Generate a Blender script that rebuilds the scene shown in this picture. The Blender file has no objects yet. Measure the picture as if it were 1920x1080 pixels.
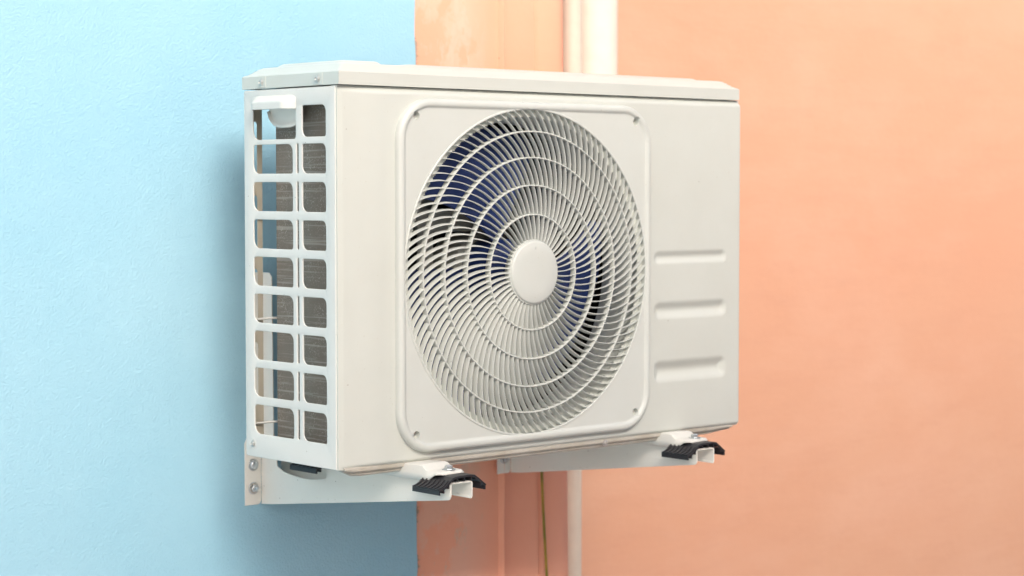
import bpy, bmesh, math, random
from mathutils import Vector, Matrix
random.seed(7)
sc = bpy.context.scene
rad = math.radians

# ---------------------------------------------------------------- camera
cam_d = bpy.data.cameras.new("camera"); cam = bpy.data.objects.new("camera", cam_d)
sc.collection.objects.link(cam); sc.camera = cam
YAW, PITCH = 0.73053, -0.050482
fwd = Vector((math.sin(YAW)*math.cos(PITCH), math.cos(YAW)*math.cos(PITCH), math.sin(PITCH)))
cam.location = (-1.757493, -2.336027, 0.408906)
cam.rotation_euler = fwd.to_track_quat('-Z', 'Y').to_euler()
cam_d.sensor_width = 36; cam_d.lens = 3840.47/1920*36
cam_d.clip_start = .05; cam_d.clip_end = 200
cam_d.dof.use_dof = True; cam_d.dof.focus_distance = 2.98; cam_d.dof.aperture_fstop = 5.0

# ---------------------------------------------------------------- light
w = bpy.data.worlds.new("World"); sc.world = w; w.use_nodes = True
nt = w.node_tree; nt.nodes.clear()
SUN_EL, SUN_AZ = rad(34), rad(199)          # azimuth measured from +Y towards +X
sky = nt.nodes.new('ShaderNodeTexSky'); sky.sky_type = 'NISHITA'; sky.sun_disc = False
sky.sun_elevation = SUN_EL; sky.sun_rotation = SUN_AZ
sky.air_density = 0.75; sky.dust_density = 6.0; sky.ozone_density = .4
bg = nt.nodes.new('ShaderNodeBackground'); bg.inputs[1].default_value = .15
out = nt.nodes.new('ShaderNodeOutputWorld')
nt.links.new(sky.outputs[0], bg.inputs[0]); nt.links.new(bg.outputs[0], out.inputs[0])
sl = bpy.data.lights.new("sun", 'SUN'); sl.energy = 1.15; sl.angle = rad(23); sl.color = (1, .99, .96)
sun = bpy.data.objects.new("sun", sl); sc.collection.objects.link(sun)
sd = Vector((math.sin(SUN_AZ)*math.cos(SUN_EL), math.cos(SUN_AZ)*math.cos(SUN_EL), math.sin(SUN_EL)))
sun.rotation_euler = sd.to_track_quat('Z', 'Y').to_euler()
sc.view_settings.view_transform = 'Standard'; sc.view_settings.look = 'None'
sc.view_settings.gamma = 1; sc.view_settings.exposure = .66
sc.view_settings.use_curve_mapping = False
sc.render.resolution_x = 1024; sc.render.resolution_y = 576
sc.render.engine = 'CYCLES'
sc.cycles.max_bounces = 10; sc.cycles.diffuse_bounces = 6

# ---------------------------------------------------------------- materials
class NB:
    def __init__(s, name):
        s.m = bpy.data.materials.new(name); s.m.use_nodes = True
        s.t = s.m.node_tree; s.b = s.t.nodes['Principled BSDF']
        s.co = s.t.nodes.new('ShaderNodeTexCoord').outputs['Object']
    def n(s, typ, ins=None, **kw):
        nd = s.t.nodes.new('ShaderNode'+typ)
        for k, v in kw.items(): setattr(nd, k, v)
        for k, v in (ins or {}).items():
            if isinstance(v, bpy.types.NodeSocket): s.t.links.new(v, nd.inputs[k])
            else: nd.inputs[k].default_value = v
        return nd
    def vec(s, scale=(1, 1, 1), loc=(0, 0, 0)):
        return s.n('Mapping', {'Vector': s.co, 'Scale': scale, 'Location': loc}).outputs[0]
    def noise(s, scale, detail=4, rough=.55, vec=None, dist=0):
        return s.n('TexNoise', {'Vector': vec or s.co, 'Scale': scale, 'Detail': detail, 'Roughness': rough, 'Distortion': dist}).outputs[0]
    def ramp(s, fac, a, b, ca=(0, 0, 0, 1), cb=(1, 1, 1, 1)):
        r = s.n('ValToRGB', {'Fac': fac}); e = r.color_ramp.elements
        e[0].position = a; e[0].color = ca; e[1].position = b; e[1].color = cb
        return r.outputs[0]
    def mix(s, fac, a, b, mode='MIX'):
        nd = s.n('Mix', data_type='RGBA', blend_type=mode)
        for i, v in ((0, fac), (6, a), (7, b)):
            if isinstance(v, bpy.types.NodeSocket): s.t.links.new(v, nd.inputs[i])
            else: nd.inputs[i].default_value = v if i == 0 else (*v[:3], 1)
        return nd.outputs[2]
    def math(s, op, a, b=0.0, c=0.0):
        nd = s.n('Math', operation=op)
        for i, v in enumerate((a, b, c)):
            if isinstance(v, bpy.types.NodeSocket): s.t.links.new(v, nd.inputs[i])
            else: nd.inputs[i].default_value = v
        return nd.outputs[0]
    def sep(s):
        return s.n('SeparateXYZ', {0: s.co}).outputs
    def set(s, k, v):
        if isinstance(v, bpy.types.NodeSocket): s.t.links.new(v, s.b.inputs[k])
        else: s.b.inputs[k].default_value = (*v, 1) if isinstance(v, tuple) and len(v) == 3 else v
    def bump(s, h, strength, dist=.001):
        b = s.n('Bump', {'Height': h, 'Strength': strength, 'Distance': dist})
        s.t.links.new(b.outputs[0], s.b.inputs['Normal'])

def paint(name, col, rough=.38, specks=True):
    b = NB(name)
    c = b.mix(b.ramp(b.noise(9, 5, .6), .35, .7), col, tuple(x*y for x, y in zip(col, (.965, .96, .95))))
    if specks:                                   # dust specks and small chips in the paint
        v = b.n('TexVoronoi', {'Vector': b.co, 'Scale': 55.0, 'Randomness': 1.0})
        r = b.n('SeparateColor', {0: v.outputs['Color']})
        dot = b.math('MULTIPLY', b.math('LESS_THAN', v.outputs['Distance'], .045),
                     b.math('GREATER_THAN', r.outputs[0], .86))
        c = b.mix(b.math('MULTIPLY', dot, .75), c, (.16, .13, .10))
        v2 = b.noise(260, 2, .5)
        c = b.mix(b.math('MULTIPLY', b.ramp(v2, .70, .76), .22), c, (.35, .29, .2))
    b.set('Base Color', c); b.set('Roughness', rough)
    b.bump(b.noise(700, 2, .5), .06, .0006)
    return b.m

M = {}
M['panel'] = paint('warm_white_paint', (.545, .572, .538), .36)
M['side'] = paint('side_white_paint', (.645, .65, .625), .36)
M['plastic'] = paint('grille_plastic', (.548, .577, .550), .42)
M['bracket'] = paint('bracket_paint', (.78, .775, .725), .42)
M['foot'] = paint('foot_paint', (.68, .68, .64), .3)
M['inner'] = paint('inner_galvanised_shade', (.50, .46, .38), .5, False)

b = NB('shade_tinted_pan'); z = b.sep()
st = b.ramp(b.noise(18, 5, .7), .40, .62)
c = b.mix(st, (.47, .455, .41), (.40, .37, .31))  # faint stains over a base browned for shade and orange reflection
b.set('Base Color', c); b.set('Roughness', .5); M['pan'] = b.m

b = NB('coil_fins')
s = b.sep()
# fin edges (vertical hairlines), tube rows (horizontal), dust
fin = b.n('TexWave', {'Vector': b.co, 'Scale': 190.0, 'Distortion': .6, 'Detail': 1.0}, wave_type='BANDS', bands_direction='Y').outputs['Fac']
rows = b.noise(1, 3, .7, b.vec((1, 4, 170)))
rowm = b.ramp(rows, .53, .64)
dust = b.ramp(b.noise(480, 2, .6), .56, .66)
pat = b.noise(22, 4, .6)
c = b.mix(b.ramp(fin, .2, .9), (.19, .17, .145), (.34, .305, .26))
c = b.mix(b.math('MULTIPLY', rowm, .8), c, (.48, .45, .41))
c = b.mix(b.math('MULTIPLY', dust, b.ramp(pat, .4, .6)), c, (.52, .50, .45))
b.set('Base Color', c); b.set('Roughness', .55); b.set('Metallic', .25)
b.bump(fin, .8, .001); M['coil'] = b.m

def simple(name, col, rough=.5, metal=0.0):
    b = NB(name)
    b.set('Base Color', b.mix(b.noise(40, 4), tuple(x*.86 for x in col), col))
    b.set('Roughness', rough); b.set('Metallic', metal); b.bump(b.noise(400, 2), .08, .0005)
    return b.m
M['blade'] = simple('navy_fan_plastic', (.030, .060, .24), .34)
b = NB('dusty_navy'); dd = b.ramp(b.noise(14, 5, .7), .35, .75)
b.set('Base Color', b.mix(b.math('MULTIPLY', dd, .3), (.018, .044, .19), (.10, .12, .22))); b.set('Roughness', .4); M['blade'] = b.m
M['rubber'] = simple('black_rubber', (.022, .022, .026), .45)
M['black'] = simple('cavity_shade_black', (.012, .011, .010), .8)  # near black, the shade inside the casing put into the colour
M['grey'] = simple('grey_steel', (.48, .49, .46), .5)
M['zinc'] = simple('zinc_plate', (.62, .66, .68), .28, .85)
M['steel'] = simple('screw_steel', (.62, .60, .57), .3, .8)
M['pipe'] = simple('white_pvc', (.78, .75, .66), .35)
b = NB('earth_cable')
wv = b.n('TexWave', {'Vector': b.co, 'Scale': 3.0, 'Distortion': .3}, wave_type='BANDS', bands_direction='Z').outputs['Fac']
b.set('Base Color', b.mix(b.ramp(wv, .3, .7), (.20, .19, .012), (.34, .25, .02))); b.set('Roughness', .45); M['cable'] = b.m
M['shaded_pipe'] = simple('shaded_pvc', (.72, .65, .55), .4)  # darker copy of the white pvc, shade put into its colour

# blue roller-textured wall
b = NB('blue_stucco')
n1 = b.noise(2.2, 6, .6); n2 = b.noise(260, 3, .6); n3 = b.noise(130, 3, .6); n4 = b.noise(14, 5, .7)
c = b.mix(b.ramp(n1, .3, .75), (.285, .535, .675), (.34, .58, .71))
c = b.mix(b.math('MULTIPLY', b.ramp(n4, .60, .85), .25), c, (.45, .72, .82))
c = b.mix(b.math('MULTIPLY', b.ramp(n2, .64, .74), .25), c, (.22, .45, .58))
b.set('Base Color', c); b.set('Roughness', .62)
h = b.math('ADD', b.math('MULTIPLY', n2, 1.3), b.math('ADD', b.math('MULTIPLY', n3, .9), b.math('MULTIPLY', n4, 1.0)))
b.bump(h, .45, .0017); M['blue'] = b.m

# orange strip beside the blue paint: raw plaster patches, grey cement at the paint edge
b = NB('patchy_orange_plaster'); s = b.sep()
big = b.noise(5.5, 5, .65, b.vec((1, 1, .8)), .1)
left = b.ramp(s[0], .56, .62, (1, 1, 1, 1), (0, 0, 0, 1))
c = b.mix(b.ramp(b.noise(3, 5, .6), .3, .7), (.83, .375, .245), (.84, .41, .285))
raw = b.math('MULTIPLY', b.ramp(big, .47, .51), left)
c = b.mix(b.math('MULTIPLY', raw, .45), c, (.76, .52, .41))
patch = b.math('MULTIPLY', b.ramp(b.noise(16, 5, .7, b.vec((1, 1, .5), (3, 0, 1))), .54, .59), left)
c = b.mix(b.math('MULTIPLY', patch, .45), c, (.58, .50, .40))
edge = b.math('ADD', s[0], b.math('MULTIPLY', b.noise(9, 6, .75, b.vec((.3, 1, 1.6))), .07))
em = b.ramp(edge, (.4850), .4885, (1, 1, 1, 1), (0, 0, 0, 1))
c = b.mix(b.math('MULTIPLY', em, .85), c, (.30, .27, .21))
v = b.n('TexVoronoi', {'Vector': b.co, 'Scale': 48.0}); r = b.n('SeparateColor', {0: v.outputs['Color']})
dot = b.math('MULTIPLY', b.math('LESS_THAN', v.outputs['Distance'], .09), b.math('GREATER_THAN', r.outputs[1], .72))
c = b.mix(b.math('MULTIPLY', dot, .5), c, (.42, .22, .13))
b.set('Base Color', c); b.set('Roughness', .7)
b.bump(b.math('ADD', b.noise(60, 5, .7), b.math('MULTIPLY', b.noise(12, 3), 2)), .5, .002); M['strip'] = b.m

# far orange wall: troweled, mottled
b = NB('far_orange_render')
str_ = b.noise(1.6, 6, .62, b.vec((1, 1, 2.2)), .3); m2 = b.noise(.9, 4, .5); m3 = b.noise(9, 5, .7, b.vec((.5, 1, 2.5)))
c = b.mix(b.ramp(m2, .35, .65), (.61, .325, .212), (.62, .360, .240))
c = b.mix(b.math('MULTIPLY', b.ramp(str_, .42, .75), .45), c, (.68, .43, .32))
c = b.mix(b.math('MULTIPLY', b.ramp(m3, .5, .8), .25), c, (.52, .27, .185))
b.set('Base Color', c); b.set('Roughness', .65)
b.bump(b.math('ADD', b.noise(30, 5, .7), b.math('MULTIPLY', m3, 2)), .25, .0035); M['far'] = b.m

# ---------------------------------------------------------------- helpers
def link(name, me, mat, parent=None, smooth=True, loc=(0, 0, 0)):
    o = bpy.data.objects.new(name, me); sc.collection.objects.link(o)
    if mat and not me.materials: me.materials.append(mat)
    o.location = loc
    if parent: o.parent = parent
    if smooth:
        for p in me.polygons: p.use_smooth = True
        try: me.set_sharp_from_angle(angle=rad(38))
        except Exception: pass
    return o
def mesh(name, vs, fs, mat, parent=None, smooth=True):
    me = bpy.data.meshes.new(name); me.from_pydata([tuple(v) for v in vs], [], fs); me.update()
    return link(name, me, mat, parent, smooth)
def from_bm(name, bm, mat, parent=None, smooth=True):
    me = bpy.data.meshes.new(name); bm.to_mesh(me); bm.free()
    return link(name, me, mat, parent, smooth)
def empty(name, loc, label, cat, group=None):
    o = bpy.data.objects.new(name, None); sc.collection.objects.link(o); o.location = loc; o.empty_display_size = .05
    tag(o, label, cat, group); return o
def tag(o, label, cat, group=None, kind=None):
    if label: o['label'] = label
    if cat: o['category'] = cat
    if group: o['group'] = group
    if kind: o['kind'] = kind
def box_bm(bm, a, b_, bev=0):
    c = [(a[i]+b_[i])/2 for i in range(3)]; s = [abs(b_[i]-a[i]) for i in range(3)]
    r = bmesh.ops.create_cube(bm, size=1, matrix=Matrix.Translation(c) @ Matrix.Diagonal((*s, 1)))
    if bev:
        es = list({e for v in r['verts'] for e in v.link_edges})
        bmesh.ops.bevel(bm, geom=es, offset=bev, segments=2, affect='EDGES')
def box(name, a, b_, mat, parent=None, bev=.001):
    bm = bmesh.new(); box_bm(bm, a, b_, bev); return from_bm(name, bm, mat, parent)
def rrect(x0, y0, x1, y1, r, n=6):
    """r = radii (x0y0, x1y0, x1y1, x0y1)"""
    if not isinstance(r, (tuple, list)): r = (r,)*4
    P = []
    for (cx, cy, rr, a0) in ((x0+r[0], y0+r[0], r[0], 180), (x1-r[1], y0+r[1], r[1], 270),
                             (x1-r[2], y1-r[2], r[2], 0), (x0+r[3], y1-r[3], r[3], 90)):
        for i in range(n+1):
            a = rad(a0+90*i/n); P.append((cx+rr*math.cos(a), cy+rr*math.sin(a)))
    return P
def sheet_mesh(name, loops, thick, bev, mapf):
    """flat sheet with holes: loops of 2D points; mapf(u, v, w) -> xyz, w in 0..thick"""
    cu = bpy.data.curves.new(name, 'CURVE'); cu.dimensions = '2D'; cu.fill_mode = 'BOTH'
    cu.extrude = max(thick/2-bev, 1e-5); cu.bevel_depth = bev; cu.bevel_resolution = 2; cu.offset = -bev
    for L in loops:
        s = cu.splines.new('POLY'); s.points.add(len(L)-1)
        for p, q in zip(s.points, L): p.co = (q[0], q[1], 0, 1)
        s.use_cyclic_u = True
    o = bpy.data.objects.new(name, cu); sc.collection.objects.link(o)
    dg = bpy.context.evaluated_depsgraph_get(); dg.update()
    me = bpy.data.meshes.new_from_object(o.evaluated_get(dg))
    bpy.data.objects.remove(o); bpy.data.curves.remove(cu)
    for v in me.vertices: v.co = mapf(v.co.x, v.co.y, v.co.z+thick/2)
    bm = bmesh.new(); bm.from_mesh(me); bmesh.ops.remove_doubles(bm, verts=bm.verts, dist=1e-6)
    bmesh.ops.recalc_face_normals(bm, faces=bm.faces); bm.to_mesh(me); bm.free()
    me.name = name; return me
def frame(p0, d):
    d = d.normalized(); up = Vector((0, 0, 1)) if abs(d.z) < .9 else Vector((1, 0, 0))
    a = d.cross(up).normalized(); return a, a.cross(d).normalized()
def tube_bm(bm, pts, r, n=12, cap=True):
    pts = [Vector(p) for p in pts]; rings = []
    for i, p in enumerate(pts):
        d = pts[min(i+1, len(pts)-1)]-pts[max(i-1, 0)]; a, c = frame(p, d)
        rr = r[i] if isinstance(r, (list, tuple)) else r
        rings.append([bm.verts.new(p+a*rr*math.cos(2*math.pi*k/n)+c*rr*math.sin(2*math.pi*k/n)) for k in range(n)])
    for q, s in zip(rings, rings[1:]):
        for k in range(n): bm.faces.new((q[k], q[(k+1) % n], s[(k+1) % n], s[k]))
    if cap: bm.faces.new(rings[0][::-1]); bm.faces.new(rings[-1])
def tube(name, pts, r, mat, parent=None, n=12):
    bm = bmesh.new(); tube_bm(bm, pts, r, n); bmesh.ops.recalc_face_normals(bm, faces=bm.faces)
    return from_bm(name, bm, mat, parent)
def lathe_bm(bm, o, axis, prof, n=20):
    """prof: (radius, height along axis) list"""
    o = Vector(o); axis = Vector(axis).normalized(); a, c = frame(o, axis); rings = []
    for (r, h) in prof:
        if r < 1e-6: rings.append([bm.verts.new(o+axis*h)]); continue
        rings.append([bm.verts.new(o+axis*h+a*r*math.cos(2*math.pi*k/n)+c*r*math.sin(2*math.pi*k/n)) for k in range(n)])
    for q, s in zip(rings, rings[1:]):
        for k in range(n):
            k2 = (k+1) % n
            f = [q[k % len(q)], q[k2 % len(q)], s[k2 % len(s)], s[k % len(s)]]
            f = list(dict.fromkeys(f))
            if len(f) > 2: bm.faces.new(f)
def lathe(name, o, axis, prof, mat, parent=None, n=24):
    bm = bmesh.new(); lathe_bm(bm, o, axis, prof, n); bmesh.ops.recalc_face_normals(bm, faces=bm.faces)
    return from_bm(name, bm, mat, parent)
def sm(t):
    t = max(0., min(1., t)); return t*t*(3-2*t)
def rrsdf(x, z, cx, cz, hx, hz, r):
    qx = abs(x-cx)-hx+r; qz = abs(z-cz)-hz+r
    return math.hypot(max(qx, 0), max(qz, 0))+min(max(qx, qz), 0)-r

W, D, H = .850, .229, .550
YW = .370                                   # plane of the building wall

# ================================================================ setting
def grid_wall(name, x0, x1, z0, z1, yf, thick, mat, nx=40, nz=40, edge=None):
    """slab with a front face at yf(x, z); edge(z) shifts the right border"""
    vs, fs = [], []
    for j in range(nz+1):
        z = z0+(z1-z0)*j/nz
        for i in range(nx+1):
            x = x0+(x1-x0)*i/nx
            if edge and i == nx: x += edge(z)
            vs.append((x, yf(x, z), z))
    n = nx+1
    for j in range(nz):
        for i in range(nx): fs.append((j*n+i, j*n+i+1, (j+1)*n+i+1, (j+1)*n+i))
    k = len(vs)
    for j in range(nz+1):                   # right return, then back
        v = vs[j*n+nx]; vs.append((v[0], v[1]+thick, v[2]))
    for j in range(nz): fs.append((j*n+nx, k+j, k+j+1, (j+1)*n+nx))
    k2 = len(vs)
    for j in range(nz+1):
        v = vs[j*n]; vs.append((v[0], v[1]+thick, v[2]))
    for j in range(nz): fs.append((j*n, (j+1)*n, k2+j+1, k2+j))
    fs.append(tuple([k2+j for j in range(nz+1)]+[k+j for j in range(nz, -1, -1)]))
    fs.append(tuple([nz*n+i for i in range(nx+1)]+[k+nz, k2+nz]))
    fs.append(tuple([i for i in range(nx, -1, -1)]+[k2, k]))
    o = mesh(name, vs, fs, mat, None, True)
    return o
rs = [random.uniform(-1, 1) for _ in range(400)]
def jag(z):
    t = z*60+150; i = int(math.floor(t)) % 399; f = t-math.floor(t)
    t2 = z*9+50; i2 = int(math.floor(t2)) % 399; f2 = t2-math.floor(t2)
    return .0012*(rs[i]*(1-f)+rs[i+1]*f)+.0018*(rs[i2]*(1-f2)+rs[i2+1]*f2)
bw = grid_wall('blue_wall', -3.0, .4475, -1.6, 2.4, lambda x, z: YW, .0065, M['blue'], 4, 400, jag)
tag(bw, 'light blue painted stucco wall with fine roller texture behind the air conditioner', 'wall')
# orange wall end: profile extruded up; ridge, shallow step and a rounded corner
prof = [(-3.0, .0068), (.640, .0068), (.6430, .0020), (.6465, -.0025), (.6490, -.0020), (.6500, .0080), (.6530, .0210), (.662, .0185), (.742, .0150), (.7450, .0220),
        (.752, .0170), (.757, .0140), (.798, .0125)]
R = .030; cx = .800; cy = .0125+R
for i in range(0, 11):
    a = rad(90-9*i); prof.append((cx+R*math.cos(a), cy-R*math.sin(a)))
prof += [(cx+R, .55)]
vs, fs = [], []; NZ = 60
for j in range(NZ+1):
    z = -1.6+4.0*j/NZ; lean = -.0155*(z-.2) - .004
    for i, (x, y) in enumerate(prof):
        lx = lean*max(0, min(1, (x-.66)/.12)) if x > 0 else 0
        wob = .0006*math.sin(z*37+i*2)+.0004*math.sin(z*91+i) if 1 < i < 9 else 0
        vs.append((x+lx+wob, YW+y, z))
    vs.append((-3.0, YW+.55, z))
n = len(prof)+1
for j in range(NZ):
    for i in range(n): fs.append((j*n+i, j*n+(i+1) % n, (j+1)*n+(i+1) % n, (j+1)*n+i))
fs.append(tuple(range(n-1, -1, -1))); fs.append(tuple(NZ*n+i for i in range(n)))
ow = mesh('plaster_wall', vs, fs, M['strip'])
tag(ow, 'patchy bare orange plaster wall end with rounded corner, between blue paint and white pipes', 'wall')
fw = grid_wall('rear_wall', -.5, 6.0, -1.6, 3.0, lambda x, z: .80+.004*math.sin(x*3.1)*math.sin(z*2.3+1), .15, M['far'], 60, 60)
tag(fw, 'blurred peach orange wall set further back on the right', 'wall')
al = box('shading_wall', (-3.0, -4.6, -1.7), (12, -4.4, 2.95), simple('pale_render', (.80, .76, .70), .8), None, 0)  # unseen wall added to cut the low daylight and bounce some back
tag(al, 'added pale wall out of view that shades and bounces the daylight', 'wall')
gr = box('bounce_ground', (-14, -12, -2.0), (12, 3, -1.7), simple('pale_concrete', (.78, .74, .68), .85), None, 0)  # unseen pale floor added to bounce light up under the unit
tag(gr, None, None, None, 'structure')
pp = tube('vertical_pipe', [(1.0665, .640, z/10) for z in range(-16, 25, 2)], .0225, M['shaded_pipe'], n=32)
tag(pp, 'slim white pipe running down beside the rounded orange wall corner', 'pipe')
dp = empty('downpipe', (1.2085, .725, .3), 'wide white downpipe on the orange rear wall above the air conditioner', 'pipe')
for nm, z0, z1, r in (('pipe_run', .30, 2.4, .052), ('coupling', .24, .34, .057)):
    o = tube(nm, [(0, 0, z0-.3), (0, 0, z1-.3)], r, M['pipe'], dp, 40)
# ================================================================ wall brackets
def bracket(xw, ytip, label):
    """xw: plane of the web. object frame: origin on the wall at the web"""
    t = empty('wall_bracket', (xw, YW, 0), label, 'bracket', 'painted steel wall brackets under the air conditioner')
    L = YW-ytip; zt = -.0175; th = .0022
    # web: side view polygon in (u = distance from wall, z), arched slot, upright leg up the wall
    out = [(.002, -.1035), (.03, -.1010)]
    for i in range(1, 8): out.append((.03+(L-.045)*i/8, -.1010+(.1010-.0455)*i/8))
    for i in range(5):
        a = rad(-90+90*i/4); out.append((L-.007+.007*math.cos(a), -.0375+.007*math.sin(a)))
    out += [(L, zt), (.050, zt), (.036, -.004), (.033, .262), (.026, .269), (.002, .269)]
    slot = []
    u0, u1 = .044, .176
    slot += [(u0+.004, -.0262), (u0, -.031), (u0+.002, -.0385)]
    for i in range(1, 11):
        t_ = i/10; slot.append((u0+.006+(u1-u0-.006)*t_, -.0425-.013*math.sin(math.pi*min(1, t_*.62+.02))*.9+.013*t_*t_*.75))
    slot += [(u1, -.030), (u1-.008, -.0262)]
    me = sheet_mesh('web', [out, slot], th, .0006, lambda u, v, w_: Vector((w_-th, -u, v)))
    link('web', me, M['bracket'], t)
    out2 = [(.003, -.0985)]+[(.03+(L-.13)*i/6, -.0965+.042*i/6) for i in range(7)]+[(L-.09, zt-.003), (.003, zt-.003)]
    me = sheet_mesh('rear_web', [out2], th, .0004, lambda u, v, w_: Vector((.0385-w_, -u, v)))
    link('rear_web', me, M['bracket'], t)
    # channel: top flange and far web, so that the tip shows an open C
    cw = .0395
    pr = [(-.0011, -.0005), (cw-.004, -.0005), (cw-.0012, -.0017), (cw, -.0045), (cw, -.023), (cw-.0012, -.0255), (cw-.003, -.0265),
          (cw-.003, -.0245), (cw-.0022, -.0225), (cw-.0022, -.0050), (cw-.0035, -.0030), (cw-.006, -.0026), (-.0011, -.0026)]
    vs, fs = [], []
    for yy in (0, -L+.0):
        for (x, zz) in pr: vs.append((x, yy if yy else -.002, zt+zz-.0006))
    k = len(pr)
    for i in range(k): fs.append((i, (i+1) % k, k+(i+1) % k, k+i))
    fs.append(tuple(range(k))); fs.append(tuple(range(2*k-1, k-1, -1)))
    o = mesh('channel', vs, fs, M['bracket'], t, False)
    bm = bmesh.new(); bm.from_mesh(o.data); bmesh.ops.recalc_face_normals(bm, faces=bm.faces); bm.to_mesh(o.data); bm.free()
    # wall flange
    fl = [(-.0335, -.1035), (-.0080, -.1035), (-.0045, -.1020), (-.0024, -.0975), (-.0024, .269), (-.0260, .269), (-.0260, .012), (-.0335, -.004)]
    me = sheet_mesh('wall_plate', [fl], .0022, .0006, lambda u, v, w_: Vector((u, -w_-.0002, v)))
    link('wall_plate', me, M['bracket'], t)
    for z_, hx in ((-.0388, False), (-.0765, True), (.18, True)):
        xx = -.0180
        bt = lathe('anchor_bolt', (xx, -.0024, z_), (0, -1, 0), [(.0098, 0), (.0098, .0012), (.0088, .0019), (.0086, .002)], M['zinc'], t)
        if hx:
            lathe('nut', (xx, -.0044, z_), (0, -1, 0), [(.0066, 0), (.0066, .0042), (.0055, .0052), (.0042, .0054), (.0040, .0054)], M['zinc'], bt, 6)
            lathe('stud', (xx, -.0090, z_), (0, -1, 0), [(.0036, 0), (.0036, .0050), (.0028, .0062), (0, .0062)], M['zinc'], bt, 14)
        else:
            lathe('bolt_head', (xx, -.0044, z_), (0, -1, 0), [(.0078, 0), (.0074, .0022), (.0055, .0040), (.003, .0048), (0, .005)], M['zinc'], bt, 20)
    return t
bracket(.1265, -.1035, 'left steel wall bracket with two exposed anchor bolts on the blue wall')
bracket(.6640, -.0830, 'right steel wall bracket fixed to the orange plaster beside the cable')

# ---- rubber pads: arched, ribbed
def pad(x0, y0, y1, label, z0=-.0175):
    """x0: web plane, arch over the channel"""
    pr = [(-.0262, -.0085), (-.0205, -.0072), (-.0140, -.0040), (-.0065, .0025), (.000, .0068), (.008, .0082), (.020, .0084),
          (.032, .0086), (.040, .0075), (.048, .0020), (.056, -.0040), (.062, -.0085)]
    t = empty('rubber_pad', (x0, (y0+y1)/2, z0), label, 'rubber pad', 'black ribbed rubber pads between feet and brackets')
    hy = abs(y1-y0)/2; th = .0030
    low = []
    for i, (x, z_) in enumerate(pr):
        a = pr[max(0, i-1)]; c = pr[min(len(pr)-1, i+1)]
        tx, tz = c[0]-a[0], c[1]-a[1]; l = math.hypot(tx, tz)
        low.append((x+tz/l*th, z_-tx/l*th))
    vs, fs = [], []; k = len(pr)
    for yy in (-hy, hy):
        for p in pr: vs.append((p[0], yy, p[1]))
        for p in low: vs.append((p[0], yy, p[1]))
    o2 = 2*k
    for i in range(k-1):
        fs += [(i, i+1, o2+i+1, o2+i), (k+i, o2+k+i, o2+k+i+1, k+i+1), (i, k+i, k+i+1, i+1), (o2+i, o2+i+1, o2+k+i+1, o2+k+i)]
    fs += [(0, o2, o2+k, k), (k-1, 2*k-1, o2+2*k-1, o2+k-1)]
    bm = bmesh.new()
    me = bpy.data.meshes.new('t'); me.from_pydata(vs, [], fs); bm.from_mesh(me)
    bmesh.ops.recalc_face_normals(bm, faces=bm.faces)
    from_bm('pad_body', bm, M['rubber'], t, False)
    # ribs on the near wing, running up the slope; ribs under the arch running front to back
    bm = bmesh.new(); nr = 7
    for q in range(nr):
        yc = -hy+hy*2*(q+.5)/nr
        for i in range(0, 3):
            a, c = pr[i], pr[i+1]; tx, tz = c[0]-a[0], c[1]-a[1]; l = math.hypot(tx, tz); nx_, nz_ = -tz/l*.0017, tx/l*.0017
            w2 = .0014
            v = [bm.verts.new((a[0], yc+s*w2, a[1]-.0004)) for s in (-1, 1)]+[bm.verts.new((c[0], yc+s*w2, c[1]-.0004)) for s in (1, -1)]
            u = [bm.verts.new((p.co.x+nx_, p.co.y, p.co.z+nz_)) for p in v]
            for f in ((0, 1, 2, 3),): bm.faces.new([u[j] for j in f])
            for j in range(4): bm.faces.new((v[j], v[(j+1) % 4], u[(j+1) % 4], u[j]))
    bmesh.ops.recalc_face_normals(bm, faces=bm.faces); from_bm('top_ribs', bm, M['rubber'], t, False)
    bm = bmesh.new()
    for q in range(10):
        s_ = q/9*(len(pr)-1.02); i = int(s_); f = s_-i
        x = low[i][0]*(1-f)+low[i+1][0]*f; z_ = low[i][1]*(1-f)+low[i+1][1]*f
        zb = z_-.0050 if (x < -.006 or x > .046) else max(z_-.0056, .0002)
        box_bm(bm, (x-.0011, -hy+.0006, zb), (x+.0011, hy-.0006, z_+.001))
    from_bm('under_ribs', bm, M['rubber'], t, False)
    return t
pad(.1265, -.108, -.046, 'black ribbed rubber pad at the front tip of the left bracket')
pad(.6640, -.087, -.027, 'black ribbed rubber pad at the front tip of the right bracket')
pad(.1265, .186, .256, 'black ribbed rubber pad at the rear of the left bracket, near the bolts')

# earth cable
pts = []
for i in range(41):
    z = -1.5+i*.0425
    pts.append((.7462+.0012*math.sin(z*9)+(.0585*(-.105-z)+.012*max(0, -.19-z) if z < -.1 else 0), YW+.0075, z))
pts += [(.7475, YW-.02, .215), (.748, YW-.07, .225), (.748, .235, .225)]
cb = tube('earth_cable', pts, .0024, M['cable'], n=10)
tag(cb, 'thin yellow green cable hanging down the orange plaster under the right bracket', 'cable')

# ================================================================ air conditioner
AC = empty('air_conditioner', (0, 0, 0), 'off white outdoor air conditioner unit with round swirl fan grille', 'air conditioner')

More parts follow.
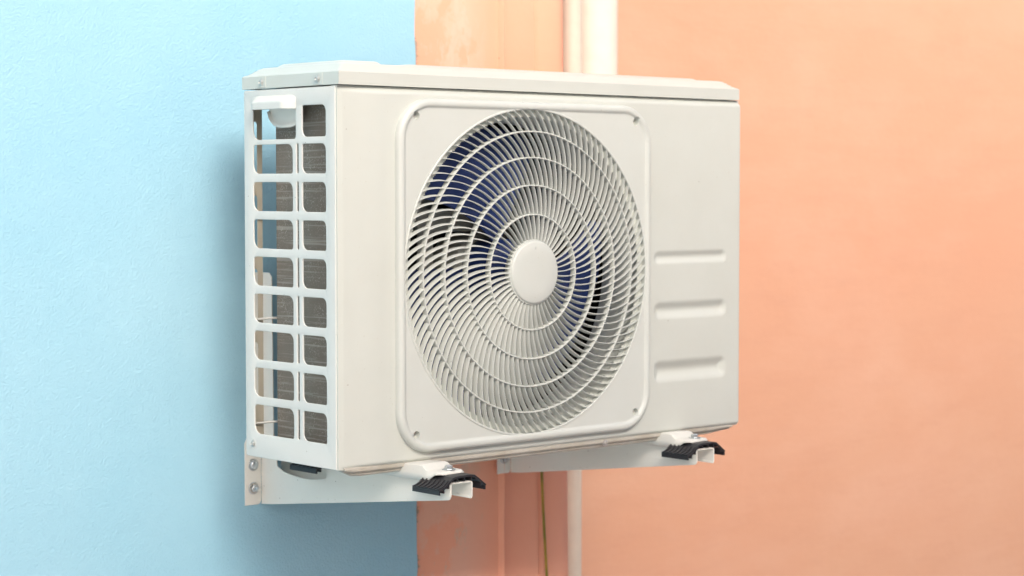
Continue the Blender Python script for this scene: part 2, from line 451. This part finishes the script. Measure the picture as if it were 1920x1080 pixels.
# ---- front panel: pressed sheet as a height field
LV = [(.2898, .0118, .0045), (.2030, .0155, .0062), (.1030, .0198, .0078)]       # grooves: centre z, half height, depth
FCX, FCZ = .361, .2745
def front_y(x, z):
    lft = sm(x/.078)*.75+.25*sm(x/.012); rgt = sm((W-x)/.005); top = sm((H-z)/.0105); bot = sm(z/.006)
    y = -.0085*lft*rgt*(.12+.88*top)*(.35+.65*bot)
    if top < 1: y = min(0, y)
    for (cz, hh, dp_) in LV:
        d = -rrsdf(x, z, .7255, cz, .0885, hh, min(hh, .014))
        if d > 0: y += dp_*sm(d/(hh*.98))
    # soft flare towards the raised square round the grille
    return y
xs = [0.0016, .003, .006]+[.006+i*.0025 for i in range(1, 337)]+[.8475, .8488, W]
zs = [0, .0015, .003, .0045, .006]+[.006+i*.0022 for i in range(1, 243)]+[.5405, .542, .5435, .545, .5465, .548, .549, H]
xs = sorted(set(round(v, 5) for v in xs if v <= W)); zs = sorted(set(round(v, 5) for v in zs))
vs = [(x, front_y(x, z), z) for z in zs for x in xs]; n = len(xs); fs = []
for j in range(len(zs)-1):
    for i in range(n-1):
        xc = (xs[i]+xs[i+1])/2; zc = (zs[j]+zs[j+1])/2
        if math.hypot(xc-FCX, zc-FCZ) < .238: continue
        fs.append((j*n+i, j*n+i+1, (j+1)*n+i+1, (j+1)*n+i))
k = len(vs); nz_ = len(zs)
ring = [(0, i) for i in range(n)]+[(j, n-1) for j in range(1, nz_)]+[(nz_-1, i) for i in range(n-2, -1, -1)]+[(j, 0) for j in range(nz_-2, 0, -1)]
for (j, i) in ring:
    v = vs[j*n+i]; vs.append((v[0], .012, v[2]))
for q in range(len(ring)):
    a = ring[q]; c = ring[(q+1) % len(ring)]
    fs.append((a[0]*n+a[1], k+q, k+(q+1) % len(ring), c[0]*n+c[1]))
fp = mesh('front_panel', vs, fs, M['panel'], AC)
for (px_, pz_) in (): pass

# ---- fan guard: raised square plate with round opening
HX, HZ, CR = .2615, .2605, .062
levels = [(0, -.004), (.0, -.0120), (.0007, -.0150), (.002, -.0172), (.0040, -.0187), (.0062, -.0192), (.0085, -.0192), (.0105, -.0186),
          (.0122, -.0170), (.0133, -.0160), (.015, -.0156)]
NT = 720; RC = .2490; rings_ = [[] for _ in range(len(levels)+5)]
vs, fs = [], []
for t in range(NT):
    a = 2*math.pi*t/NT; ca, sa = math.cos(a), math.sin(a); col = []
    for (d, y) in levels:
        lo, hi = .1, .5
        for _ in range(34):
            m = (lo+hi)/2
            if rrsdf(m*ca, m*sa, 0, 0, HX, HZ, CR) < -d: lo = m
            else: hi = m
        col.append([lo, y])
    rl = col[-1][0]
    for q in range(1, 21): col.append([rl+(RC-rl)*q/20 if rl > RC else RC, -.0156])
    for c_ in col:
        if c_[0] < RC: c_[0] = RC
    col.append([RC, .004])
    for r_, y in col: vs.append((FCX+r_*ca, y, FCZ+r_*sa))
nl = len(levels)+21
for t in range(NT):
    t2 = (t+1) % NT
    for i in range(nl-1): fs.append((t*nl+i, t2*nl+i, t2*nl+i+1, t*nl+i+1))
me = bpy.data.meshes.new('fan_guard'); me.from_pydata(vs, [], fs)
bm = bmesh.new(); bm.from_mesh(me); bmesh.ops.dissolve_degenerate(bm, dist=1e-5, edges=bm.edges); bmesh.ops.recalc_face_normals(bm, faces=bm.faces)
SCR = ((.1346, .509), (.5875, .509), (.1335, .0418), (.5885, .0420)); WR = .0060
for (sx, sz) in SCR:
    kill = []
    for f in bm.faces:
        c_ = f.calc_center_median()
        if math.hypot(c_.x-sx, c_.z-sz) < .0088 and c_.y < -.012: kill.append(f)
    inside = set(kill); edges = [e for f in kill for e in f.edges]
    bnd = list({e for e in edges if sum(1 for f in e.link_faces if f in inside) == 1})
    bmesh.ops.delete(bm, geom=kill, context='FACES_ONLY')
    cv = [bm.verts.new((sx+WR*math.cos(2*math.pi*k/32), -.0157, sz+WR*math.sin(2*math.pi*k/32))) for k in range(32)]
    ce = [bm.edges.new((cv[k], cv[(k+1) % 32])) for k in range(32)]
    bmesh.ops.bridge_loops(bm, edges=[e for e in bnd if e.is_valid]+ce)
    c2 = [bm.verts.new((sx+(v.co.x-sx)*.93, -.0070, sz+(v.co.z-sz)*.93)) for v in cv]
    for k in range(32): bm.faces.new((cv[k], cv[(k+1) % 32], c2[(k+1) % 32], c2[k]))
    bm.faces.new(c2)
loose = [e for e in bm.edges if not e.link_faces]; bmesh.ops.delete(bm, geom=loose, context='EDGES')
bmesh.ops.recalc_face_normals(bm, faces=bm.faces)
FG = from_bm('fan_guard', bm, M['plastic'], AC)

def dome(r): return -.0222+.0052*(r/.249)**2
bm = bmesh.new()
def ring_bm(r, tw, dep, y0, n=220):
    pr = [(r-tw/2, y0+dep), (r-tw/2, y0+.0008), (r-tw/4, y0), (r+tw/4, y0), (r+tw/2, y0+.0008), (r+tw/2, y0+dep)]
    V = [[bm.verts.new((FCX+p[0]*math.cos(2*math.pi*k/n), p[1], FCZ+p[0]*math.sin(2*math.pi*k/n))) for p in pr] for k in range(n)]
    for k in range(n):
        a, c = V[k], V[(k+1) % n]
        for i in range(6): bm.faces.new((a[i], c[i], c[(i+1) % 6], a[(i+1) % 6]))
RR = [.0490, .0885, .1330, .1755, .2155, .2500]
for i, r in enumerate(RR):
    ring_bm(r, .0034 if i == 5 else .0023, .0105 if i < 5 else .010, dome(r))
ZN = [(50, 6), (70, 13), (88, 22), (98, 31), (104, 38)]; TL = .0016
for zi, (cnt, al) in enumerate(ZN):
    r0, r1 = RR[zi]+.0008, RR[zi+1]-.0008; ns = 9; path = []; th = 0
    for s_ in range(ns+1):
        f = s_/ns; r = r0+(r1-r0)*f; ang = rad(al-8+16*f)
        if s_: th += math.tan(ang)*(r1-r0)/ns/r
        path.append((r, th))
    for q in range(cnt):
        base = 2*math.pi*(q+.37*zi)/cnt; prev = None
        for (r, th) in path:
            a = base+th; c_ = (math.cos(a), math.sin(a)); tn = (-c_[1], c_[0]); row = []
            hw = .00082
            for (o_, y_) in ((-hw*.8-TL, .0098), (-hw, .0012), (-hw*.4, .0002), (hw*.4, .0002), (hw, .0012), (hw*.8-TL, .0098)):
                row.append(bm.verts.new((FCX+c_[0]*r+tn[0]*o_, dome(r)+y_, FCZ+c_[1]*r+tn[1]*o_)))
            if prev:
                for i in range(6): bm.faces.new((prev[i], row[i], row[(i+1) % 6], prev[(i+1) % 6]))
            prev = row
bmesh.ops.recalc_face_normals(bm, faces=bm.faces)
from_bm('grille', bm, M['plastic'], FG)
lathe('hub_cap', (FCX, -.0125, FCZ), (0, -1, 0), [(.0478, -.004), (.0486, .0), (.0484, .0098), (.0474, .0118), (.0455, .0128), (.030, .0132), (0, .0134)], M['plastic'], FG, 72)
lathe('mould_mark', (FCX+.001, -.0256, FCZ+.037), (0, -1, 0), [(.0022, 0), (.0020, .0004), (.0012, .0003), (0, .0002)], M['plastic'], FG, 12)
for (sx, sz) in SCR:
    lathe('screw', (sx, -.0072, sz), (0, -1, 0), [(.0036, 0), (.0036, .0014), (.0026, .0024), (.0012, .0024), (.0009, .0014), (0, .0014)], M['steel'], FG, 16)

# ---- side panel
def hole(a, b_, c, d, r, n=6): e = .0007; return rrect(a+e, b_+e, c-e, d-e, r, n)
loops = [rrect(.0024, 0.0, .2285, .5488, (.001, .004, .003, .001))]
for i in range(9):
    zt_ = .5251-.0555*i; zb = zt_-.0455; 
    if i == 8: zb = .0348
    if i == 0: zb = .477
    # right (front) column; u = depth
    loops.append(hole(.0240, zb, .0822, zt_-.001, (.0035, .011, .0035, .010), 6)[::-1])
    if i: loops.append(hole(.1045, zb, .2060, zt_-.001, (.0045, .014, .006, .012), 6)[::-1])
    if i: loops.append(rrect(.0905, zb+.001, .0955, zt_-.001, .0024, 5)[::-1])
loops.append(hole(.0965, .4745, .2060, .5205, (.005, .014, .001, .001), 6)[::-1])
me = sheet_mesh('side_panel', loops, .0024, .0009, lambda u, v, w_: Vector((w_, u, v)))
SP = link('side_panel', me, M['side'], AC)
# rear flange with slots
lp = [rrect(0.0012, 0.0, .0320, .5488, .001)]
for k_ in range(4):
    zc = .5035-.111*k_; lp.append(rrect(.0130, zc-.088, .0225, zc, .0046, 6)[::-1])
me = sheet_mesh('rear_flange', lp, .0015, .0004, lambda u, v, w_: Vector((u, .2275+w_*.5, v)))
link('rear_flange', me, M['inner'], AC)  # darker than the side panel, the shade here is in the colour
# handle hood: pressed bulge, plus the curled grip lip below it
vs, fs = [], []; nu, nv = 24, 14
for j in range(nv+1):
    for i in range(nu+1):
        u = i/nu; v = j/nv; y = .0955+u*.1125; z_ = .5195+v*.0215
        e = min(sm(u/.16), sm((1-u)/.20)); hgt = sm((1-v)/.55)
        vs.append((-.0150*e*hgt-.0002+.0006*(1-hgt), y, z_))
for j in range(nv):
    for i in range(nu):
        a = j*(nu+1)+i; fs.append((a, a+nu+1, a+nu+2, a+1))
k = len(vs)
for i in range(nu+1): v = vs[i]; vs.append((v[0]+.0016, v[1], v[2]))
for i in range(nu): fs.append((i, i+1, k+i+1, k+i))
HD = mesh('handle_hood', vs, fs, M['side'], SP)
vs, fs = [], []; nu, nv = 22, 8
for j in range(nv+1):
    for i in range(nu+1):
        u = i/nu; v = j/nv; y = .1085+u*.0715
        prof_ = math.sqrt(max(0, 1-(abs(2*u-.80)/1.22)**3.2)); dz = .031*prof_
        vs.append((.0035+.010*math.sin(v*2.6)*1.0, y, .5240-v*dz))
for j in range(nv):
    for i in range(nu):
        a = j*(nu+1)+i; fs.append((a, a+1, a+nu+2, a+nu+1))
gl = mesh('grip_lip', vs, fs, M['foot'], SP)
md = gl.modifiers.new('s', 'SOLIDIFY'); md.thickness = .0016
def pan_screw(name, x, y, z, ax, parent, r=.0046):
    s_ = lathe(name, (x, y, z), ax, [(r*1.25, 0), (r*1.25, .0008), (r, .0010), (r*.95, .0022), (r*.6, .0032), (r*.42, .0033), (r*.3, .0022), (0, .0020)], M['steel'], parent, 20)
    c0 = Vector((x, y, z))+Vector(ax)*.0034
    return s_
pan_screw('screw', -.0004, .2095, .0195, (-1, 0, 0), SP, .0040)
lathe('screw_dimple', (.0002, .2110, .0190), (-1, 0, 0), [(.0092, 0), (.0085, .0006), (.0065, .0004), (0, .0002)], M['side'], SP)

# ---- lid
def lid_z(x, y):
    d = min(x-.0012, W-.0035-x, y+.0045, .232-y)
    z_ = .5695+.0115*sm(d/.026)*.9+.0012*min(1, d/.004)
    for (a, c, e, f, h, r) in ((.028, .118, .030, .205, .0060, .02), (.150, .790, .030, .205, .0035, .02)):
        dd = -rrsdf(x, y, (a+c)/2, (e+f)/2, (c-a)/2, (f-e)/2, r); z_ += h*sm(dd/.012)
    return z_
x0, x1, y0, y1 = -.0006, W-.0062, -.0075, .232
xs = [x0, .0003, .0012, .0025, .004]+[.004+.0045*i for i in range(1, 187)]+[x1-.004, x1-.0025, x1-.0012, x1-.0004, x1]
xs = sorted(set(round(v, 5) for v in xs if v <= x1)); ys = [y0, y0+.0006, y0+.0015, y0+.003, y0+.006]+[y0+.006+.0045*i for i in range(1, 52)]
ys = sorted(set(round(v, 5) for v in ys if v < y1-.003))+[y1-.0025, y1-.001, y1]
def lz(x, y):
    d = min(x-x0, x1-x, y-y0, y1-y); z_ = .5690+.0125*sm(d/.024)+.0016*min(1, d/.002)
    for (a, c, e, f, h, r) in ((.030, .120, .028, .205, .0058, .02), (.152, .795, .028, .205, .0040, .02)):
        dd = -rrsdf(x, y, (a+c)/2, (e+f)/2, (c-a)/2, (f-e)/2, r); z_ += h*sm(dd/.014)
    return z_
vs = [(x, y, lz(x, y)) for y in ys for x in xs]; n = len(xs); m_ = len(ys); fs = []
for j in range(m_-1):
    for i in range(n-1): fs.append((j*n+i, j*n+i+1, (j+1)*n+i+1, (j+1)*n+i))
ring = [(0, i) for i in range(n)]+[(j, n-1) for j in range(1, m_)]+[(m_-1, i) for i in range(n-2, -1, -1)]+[(j, 0) for j in range(m_-2, 0, -1)]
k = len(vs)
for (j, i) in ring: v = vs[j*n+i]; vs.append((v[0], v[1], .5510))
L_ = len(ring)
for q in range(L_):
    a = ring[q]; c = ring[(q+1) % L_]; fs.append((c[0]*n+c[1], a[0]*n+a[1], k+q, k+(q+1) % L_))
k2 = len(vs)
for (j, i) in ring:
    v = vs[j*n+i]; cx_, cy_ = (x0+x1)/2, (y0+y1)/2
    vs.append((v[0]+math.copysign(min(.004, abs(cx_-v[0])), cx_-v[0]), v[1]+math.copysign(min(.004, abs(cy_-v[1])), cy_-v[1]), .5508))
for q in range(L_): fs.append((k+q, k2+q, k2+(q+1) % L_, k+(q+1) % L_))
fs.append(tuple(k2+q for q in range(L_)))
LID = mesh('top_lid', vs, fs, M['panel'], AC)
for yy, zz in ((.1815, .5600), (.0420, .5600)):
    tb = box('screw_tab', (-.0012, yy-.0115, .5520), (.0005, yy+.0115, .5685), M['panel'], LID, .0004)
    pan_screw('screw', -.0012, yy, zz, (-1, 0, 0), LID, .0046)

# ---- base pan with drip lip, shade and orange reflection in its colour
bm = bmesh.new()
pr = [(.0030, .004), (-.0040, .0020), (-.0052, -.0010), (-.0045, -.0040), (-.0010, -.0055), (.0015, -.0075), (.0012, -.0100), (.0040, -.0120), (.010, -.0105), (.030, -.0040), (.224, -.0035), (.224, .004)]
sect = [(.010, .15), (.016, .55), (.026, .9), (.045, 1), (.12, 1), (.30, 1), (.5, 1), (.70, 1), (.78, .92), (.800, .75), (.832, .55), (.834, .5)]
V = []
for (x, f) in sect:
    V.append([bm.verts.new((x, y, z if z > 0 else z*f)) for (y, z) in pr])
for a, c in zip(V, V[1:]):
    for i in range(len(pr)): bm.faces.new((a[i], a[(i+1) % len(pr)], c[(i+1) % len(pr)], c[i]))
bm.faces.new(V[0]); bm.faces.new(V[-1][::-1]); bmesh.ops.recalc_face_normals(bm, faces=bm.faces)
PAN = from_bm('base_pan', bm, M['pan'], AC)
pan_screw('screw', .5304, -.0050, -.0042, (0, -1, 0), PAN, .0045)

# ---- feet
def foot(xc, yt, mat):
    """xc = centre x of foot, yt = y of front end"""
    bm = bmesh.new(); rows = []
    secs = [(.262, .0255, -.003), (.20, .026, -.0035), (.08, .026, -.0030), (.03, .0255, -.0005), (yt+.048, .0250, .0030), (yt+.040, .0245, .0022), (yt+.033, .0245, -.0032),
            (yt+.026, .0245, -.0046), (yt+.010, .0240, -.0048), (yt+.004, .0215, -.0052), (yt+.001, .0180, -.0065), (yt, .0165, -.0085)]
    for (y, hw, zt_) in secs:
        fl = .004; zb = -.0205 if y > yt+.020 else -.0205+.0115*sm((yt+.020-y)/.012)
        zb = min(zb, zt_-.001)
        P = [(-hw-fl, zb), (-hw-fl*.8, zb+(zt_-zb)*.45), (-hw-.001, zt_-.0022), (-hw+.0015, zt_-.0005), (-hw+.005, zt_), (0, zt_+.0002), (hw-.005, zt_), (hw-.0015, zt_-.0005), (hw, zt_-.0025), (hw+.002, max(zb, -.0085))]
        rows.append([bm.verts.new((xc+p[0], y, p[1])) for p in P])
    for a, c in zip(rows, rows[1:]):
        for i in range(len(a)-1): bm.faces.new((a[i], c[i], c[i+1], a[i+1]))
    bm.faces.new(rows[-1][::-1])
    bmesh.ops.recalc_face_normals(bm, faces=bm.faces)
    o = from_bm('mounting_foot', bm, mat, AC)
    md = o.modifiers.new('s', 'SOLIDIFY'); md.thickness = .0014; md.offset = -1
    bx, by = xc+.002, yt+.0135
    z0 = -.0046
    wsh = lathe('washer', (bx, by, z0), (0, 0, 1), [(.0040, .0), (.0100, .0), (.0100, .0012), (.0092, .0015), (.005, .0016)], M['zinc'], o)
    lathe('foot_bolt', (bx, by, z0+.0014), (0, 0, 1), [(.0062, 0), (.0062, .0042), (.0052, .0052), (.0034, .0050), (0, .0046)], M['zinc'], o, 6)
foot(.1450, -.0860, M['foot']); foot(.6840, -.0690, M['foot'])

# ---- right side, partition, coil
box('end_panel', (W-.0022, .0125, .0002), (W, .2285, .5488), M['panel'], AC, .0008)
box('rear_cover', (.640, .2265, .004), (W-.003, .2285, .5480), M['side'], AC, .0005)
bm = bmesh.new(); vs = []; pth = [(.030, .010), (.030, .183), (.0305, .189), (.0330, .193), (.037, .196), (.042, .197), (.62, .197)]
inn = [(.052, .010), (.052, .163), (.053, .169), (.056, .173), (.060, .1745), (.066, .175), (.62, .175)]
A = [[bm.verts.new((x, y, z)) for (x, y) in pth] for z in (.004, .546)]; B = [[bm.verts.new((x, y, z)) for (x, y) in inn] for z in (.004, .546)]
for i in range(len(pth)-1):
    bm.faces.new((A[0][i], A[0][i+1], A[1][i+1], A[1][i])); bm.faces.new((B[0][i], B[1][i], B[1][i+1], B[0][i+1]))
    for k_ in (0, 1): bm.faces.new((A[k_][i], A[k_][i+1], B[k_][i+1], B[k_][i]))
bm.faces.new((A[0][0], A[1][0], B[1][0], B[0][0])); bm.faces.new((A[0][-1], A[1][-1], B[1][-1], B[0][-1]))
bmesh.ops.recalc_face_normals(bm, faces=bm.faces)
from_bm('heat_exchanger', bm, M['coil'], AC, False)
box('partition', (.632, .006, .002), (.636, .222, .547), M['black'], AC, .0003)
box('cavity_shade_sheet', (.068, .1640, .004), (.630, .1655, .547), M['black'], AC, .0002)  # black sheet added to stand for the shade behind the fan
box('front_post', (.012, .004, .002), (.026, .0215, .547), M['inner'], AC, .001)
for z_ in (.0480, .2059, .36):
    tube('guard_rod', [(.012, .2262, z_), (.020, .2245, z_-.0006), (.035, .215, z_+.001), (.052, .206, z_+.0012)], .0018, M['side'], AC, 8)
# ---- shroud, fan, motor bracket
bm = bmesh.new(); n = 96
pr = [(.2490, .000), (.2465, .004), (.2400, .010), (.2340, .018), (.2310, .030), (.2300, .062), (.2310, .064), (.2325, .062), (.2330, .030), (.2365, .018), (.2425, .010), (.2520, .0042), (.262, .0040), (.262, .000)]
V = [[bm.verts.new((FCX+p[0]*math.cos(2*math.pi*k/n), p[1], FCZ+p[0]*math.sin(2*math.pi*k/n))) for p in pr] for k in range(n)]
for k in range(n):
    a, c = V[k], V[(k+1) % n]
    for i in range(len(pr)-1): bm.faces.new((a[i], c[i], c[i+1], a[i+1]))
bmesh.ops.recalc_face_normals(bm, faces=bm.faces); from_bm('shroud', bm, M['plastic'], AC)
FAN = bpy.data.objects.new('fan', None); sc.collection.objects.link(FAN); FAN.parent = AC; FAN.location = (FCX, .055, FCZ); FAN.empty_display_size = .05
lathe('fan_hub', (0, .035, 0), (0, -1, 0), [(.050, 0), (.050, .045), (.046, .056), (.036, .062), (.014, .064), (.012, .070), (0, .072)], M['blade'], FAN, 40)
for q, a0 in enumerate((109, -14, 226)):
    vs, fs = [], []; nr_, na = 14, 14
    for i in range(nr_+1):
        f = i/nr_; r = .044+.180*f
        lead = rad(a0-46-4*(1-f)); trail = rad(a0+14+26*f)
        if f > .86: trail -= rad(50*(f-.86)); lead += rad(25*(f-.86))
        for j in range(na+1):
            g = j/na; a = lead+(trail-lead)*g
            y = .034-.052*g*(1-.25*f)+.010*math.sin(g*math.pi)
            vs.append((r*math.cos(a), y, r*math.sin(a)))
    for i in range(nr_):
        for j in range(na):
            p = i*(na+1)+j; fs.append((p, p+1, p+na+2, p+na+1))
    bl = mesh('blade', vs, fs, M['blade'], FAN)
    md = bl.modifiers.new('s', 'SOLIDIFY'); md.thickness = .0025
MB_ = box('motor_bracket', (.255, .128, .004), (.285, .133, .547), M['grey'], AC, .001)
box('mount_arm', (.24, .112, .335), (.42, .120, .372), M['grey'], MB_, .001)
box('mount_arm', (.20, .118, .175), (.42, .126, .212), M['grey'], MB_, .001)
lathe('fan_motor', (FCX, .160, FCZ), (0, -1, 0), [(.058, 0), (.058, .06), (.05, .07), (0, .071)], M['grey'], AC, 32)
